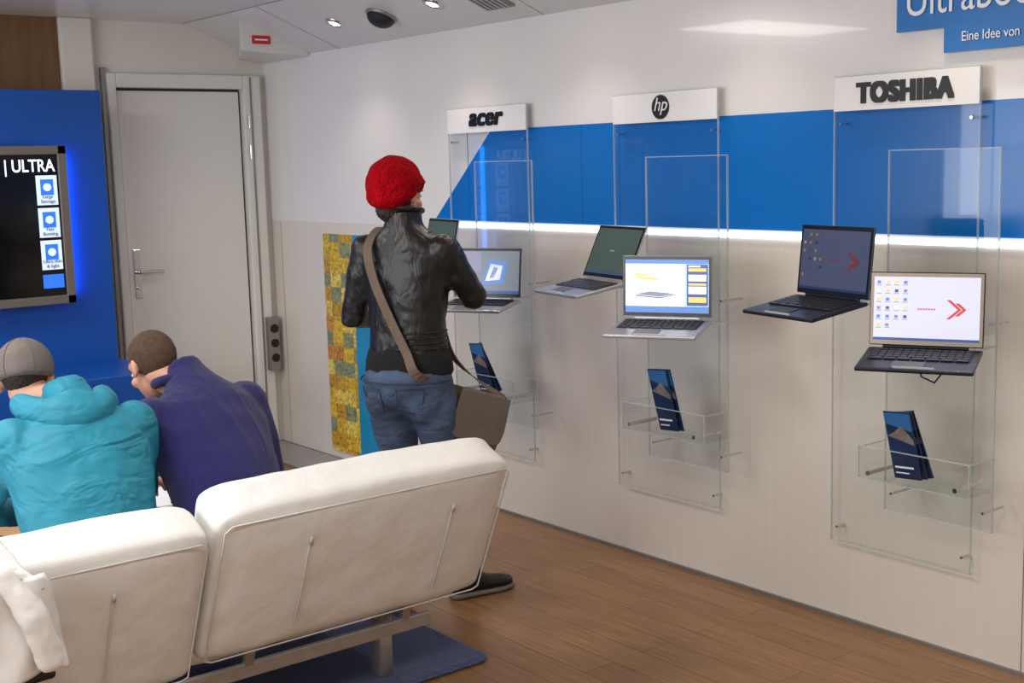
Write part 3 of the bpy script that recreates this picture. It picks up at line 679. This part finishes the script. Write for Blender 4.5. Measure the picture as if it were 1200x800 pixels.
m.done('satchel_flap',mat('taupe_flap',(98,88,78),.75,var=.15,bump=.4,bscale=120),wg,bevel=.004,bseg=3)
def strap(pts,w,t,name):
    m=MB();P=[Vector(p[0]) for p in pts];Nn=[Vector(p[1]).normalized() for p in pts];rs=[]
    for i in range(len(P)-1):
        p0,p1,p2,p3=P[max(i-1,0)],P[i],P[i+1],P[min(i+2,len(P)-1)]
        for k in range(6 if i<len(P)-2 else 7):
            q=k/6;pt=.5*((2*p1)+(-p0+p2)*q+(2*p0-5*p1+4*p2-p3)*q*q+(-p0+3*p1-3*p2+p3)*q**3)
            tg=(.5*((-p0+p2)+2*(2*p0-5*p1+4*p2-p3)*q+3*(-p0+3*p1-3*p2+p3)*q*q)).normalized()
            n=Nn[i].lerp(Nn[i+1],q).normalized();s=tg.cross(n).normalized()
            rs.append([pt+s*w/2-n*t/2,pt+s*w/2+n*t/2,pt-s*w/2+n*t/2,pt-s*w/2-n*t/2])
    m.loft(rs);return m.done(name,m_strap,wg)
bk=-f
strap([(B0-r*.10+f*.09+z*1.40,f),(B0-r*.105+f*.01+z*1.468,z),(B0-r*.10-f*.100+z*1.40,bk+z*.5),(B0-r*.06-f*.132+z*1.28,bk),(B0-r*.0-f*.130+z*1.14,bk),(B0+r*.065-f*.135+z*1.02,bk),(B0+r*.115-f*.135+z*.93,bk+r*.4),(bc+MB_@V(-.095,-.01,.11),bk+r)],.036,.005,'shoulder_strap')
strap([(B0-r*.10+f*.09+z*1.40,f),(B0-r*.03+f*.14+z*1.27,f),(B0+r*.06+f*.14+z*1.10,f),(B0+r*.14+f*.12+z*.95,f+r),(bc+MB_@V(.085,.0,.12),r)],.036,.005,'strap_front')
# ---- seated men
def seated(name,H,Sc,fw,sidev,headc,hfw,hup,arms,knees,ankles,jm,bulk,hairm,disp,hs=1.0,trm=m_trou,ds=.09):
    g=G(name,(H[0],H[1],0));H=Vector(H);Sc=Vector(Sc);r=Vector(sidev).normalized();z=V(0,0,1)
    C1=H.lerp(Sc,.5)+V(0,-.035,.02)
    m=MB();secs=[]
    prof=[(-.12,.15,.10),(-.02,.182,.128),(.15,.186,.130),(.35,.188,.128),(.55,.200,.128),(.75,.214,.125),(.9,.205,.112),(1.0,.165,.095),(1.1,.10,.078),(1.2,.068,.066),(1.26,.063,.062)]
    for t,a,b in prof:
        p=H*(1-t)**2+C1*2*t*(1-t)+Sc*t*t if 0<=t<=1 else (Sc+(Sc-C1)*2*(t-1) if t>1 else H+(C1-H)*2*t)
        tg=((C1-H)*(1-t)+(Sc-C1)*t).normalized();w=tg.cross(r).normalized()
        secs.append((p,r,w,a*bulk,b*bulk))
    m.oval(secs,n=32,ex=.95)
    tg=(Sc-C1).normalized()
    for s,(el,wr_) in zip((-1,1),arms):
        a=Sc+r*s*.18*bulk-tg*.035;el=Vector(el);wr_=Vector(wr_)
        m.tube([a,a.lerp(el,.5),el,el.lerp(wr_,.5),wr_],[.074*bulk,.066*bulk,.058*bulk,.050,.040],n=18)
    m.done('jacket',jm,g,remesh=.012,smit=4,disp=disp,dscale=ds)
    m=MB();m.ell(H+V(0,-.0,-.0),(.17,.13,.085));hips=[H+r*.10*s+V(0,.03,-.005) for s in(-1,1)]
    legs(m,hips,knees,ankles,.083,.062,.045);m.done('trousers',trm,g,remesh=.012,smit=3,disp=.01,dscale=.05)
    for i,a in enumerate(ankles): shoe(g,'shoe_%d'%(i+1),a,(0,1,0),m_shoe,m_sole,.018)
    nb=Sc+tg*.09
    HPx,HMx=head(g,headc,hfw,hup,hairm,hs,nb,.95)
    for i,(s,(el,wr_)) in enumerate(zip((-1,1),arms)):
        d=(Vector(wr_)-Vector(el)).normalized();hand(g,'hand_%d'%(i+1),Vector(wr_)+d*.025,d+V(0,.2,-.1),(0,-.2,-1),r*(-s)+V(0,0,.4),26)
    return g,HPx,HMx
m_fleece=mat('navy_fleece',(29,27,88),.95,var=.12,vscale=25,bump=.4,bscale=220,sheen=.15);folds(m_fleece,5,(1.6,1.0,.7),.6,.03)
m_teal=mat('teal_softshell',(22,128,152),.6,var=.08,vscale=8,bump=.15,bscale=120,bdist=.006);folds(m_teal,8,(.7,1,1.6),.8,.03)
g1,hp1,hm1=seated('seated_man',(1.75,3.60,.50),(1.745,3.90,.95),(-.15,1,0),(.985,.12,0),(1.675,4.07,1.055),(-.16,.86,-.5),(-.05,.5,.87),
    [((1.57,4.05,.72),(1.69,4.26,.63)),((1.965,3.83,.70),(1.86,4.10,.62))],[(1.62,4.10,.53),(1.93,4.08,.53)],[(1.62,4.12,.11),(1.93,4.10,.11)],m_fleece,.99,m_hairl,.012,ds=.12)
g2,hp2,hm2=seated('seated_man',(1.27,3.57,.50),(1.285,3.76,.965),(0,1,0),(.995,.05,0),(1.215,3.93,1.085),(.42,.85,-.3),(.1,.32,.93),
    [((1.04,3.92,.72),(1.22,4.14,.62)),((1.53,3.88,.70),(1.40,4.12,.62))],[(1.14,4.08,.53),(1.40,4.08,.53)],[(1.14,4.10,.11),(1.40,4.10,.11)],m_teal,1.04,m_hairb,.012,hs=.96,ds=.10)
# hood
m=MB();secs=[]
for i in range(13):
    a=pi*(i/12);secs.append((V(1.275-.12*cos(a),3.80-.11*sin(a),1.03-.03*sin(a)),.036+.022*sin(a)))
m.tube([s[0] for s in secs],[s[1] for s in secs],n=14);m.ell((1.275,3.70,.985),(.115,.055,.09));m.ell((1.275,3.685,.94),(.07,.04,.08));m.done('hood',m_teal,g2,remesh=.009,smit=5,disp=.012,dscale=.07)
# collar on fleece
m=MB();m.tube([V(1.72+.070*cos(a),3.985+.064*sin(a),1.012+.035*sin(a)*-.6) for a in [i*2*pi/24 for i in range(25)]],.017,n=10);m.done('fleece_collar',m_fleece,g1,smooth=True)
# cap
m_cap=mat('grey_cap',(104,97,92),.9,var=.12,vscale=20,bump=.4,bscale=200)
m=MB();m.mi=0
rs=[]
for j in range(1,15):
    th=pi*.60*j/14;rs.append([hp2(.090*sin(th)*cos(2*pi*i/32),-.014+.113*sin(th)*sin(2*pi*i/32),.030+.102*cos(th)) for i in range(32)])
m.loft(rs,cap=True);m.done('cap_crown',m_cap,g2,smooth=True)
m=MB()
m.prism([hp2(.075*cos(a),.072+.10*sin(a),.028-.014*sin(a)) for a in [pi*i/14 for i in range(15)]],hm2@V(0,0,.004));m.done('cap_brim',m_cap,g2)
m=MB()
for q_ in range(3):
    b_=pi*q_/3;m.tube([hp2(.091*sin(th)*cos(b_),-.014+.114*sin(th)*sin(b_),.030+.103*cos(th)) for th in [pi*.58*(i/12-1) for i in range(25)]],.001,n=5)
m.done('cap_seams',mat('cap_seam',(90,84,80),.8,var=.1),g2,smooth=True)
# ---------------------------------------------------------------- lights
def area(name,loc,rot,sx,sy,e,col):
    l=bpy.data.lights.new(name,'AREA');l.shape='RECTANGLE';l.size=sx;l.size_y=sy;l.energy=e;l.color=col
    o=bpy.data.objects.new(name,l);COL.objects.link(o);o.location=loc;o.rotation_euler=rot;return o
for i,(x,y) in enumerate(((.6,1.0),(.6,3.4),(.8,5.6))):  # invented overhead fill lamps with casings, added to brighten the room
    g=G('added_fill_panel',(x,y,HH))
    m=MB();m.box((x,y,HH-.01),(1.3,.7,.02));m.done('casing',m_alu,g)
    o=area('added_fill_light',(x,y,HH-.03),(0,0,0),1.2,.6,34,(1,.965,.92));attach(o,g,True)
o=area('daylight_window',(XL+.02,3.5,1.55),(0,-pi/2,0),1.2,4.4,86,(.97,.98,1.0))
w=bpy.data.worlds.new('world');S.world=w;w.use_nodes=True
bg=w.node_tree.nodes['Background']
bg.inputs[0].default_value=(.75,.82,.9,1);bg.inputs[1].default_value=.6
# ---------------------------------------------------------------- camera
cd=bpy.data.cameras.new('camera');cam=bpy.data.objects.new('camera',cd);COL.objects.link(cam);S.camera=cam
R=Matrix.Rotation(-.6675,3,'Z')@Matrix.Rotation(pi/2-.1394,3,'X')@Matrix.Rotation(-.0271,3,'Z')
cam.matrix_world=Matrix.Translation((0,0,1.7))@R.to_4x4()
cd.sensor_width=36;cd.lens=1500/1200*36;cd.clip_start=.05
try:
    S.view_settings.view_transform='Standard';S.view_settings.look='None'
except Exception: pass
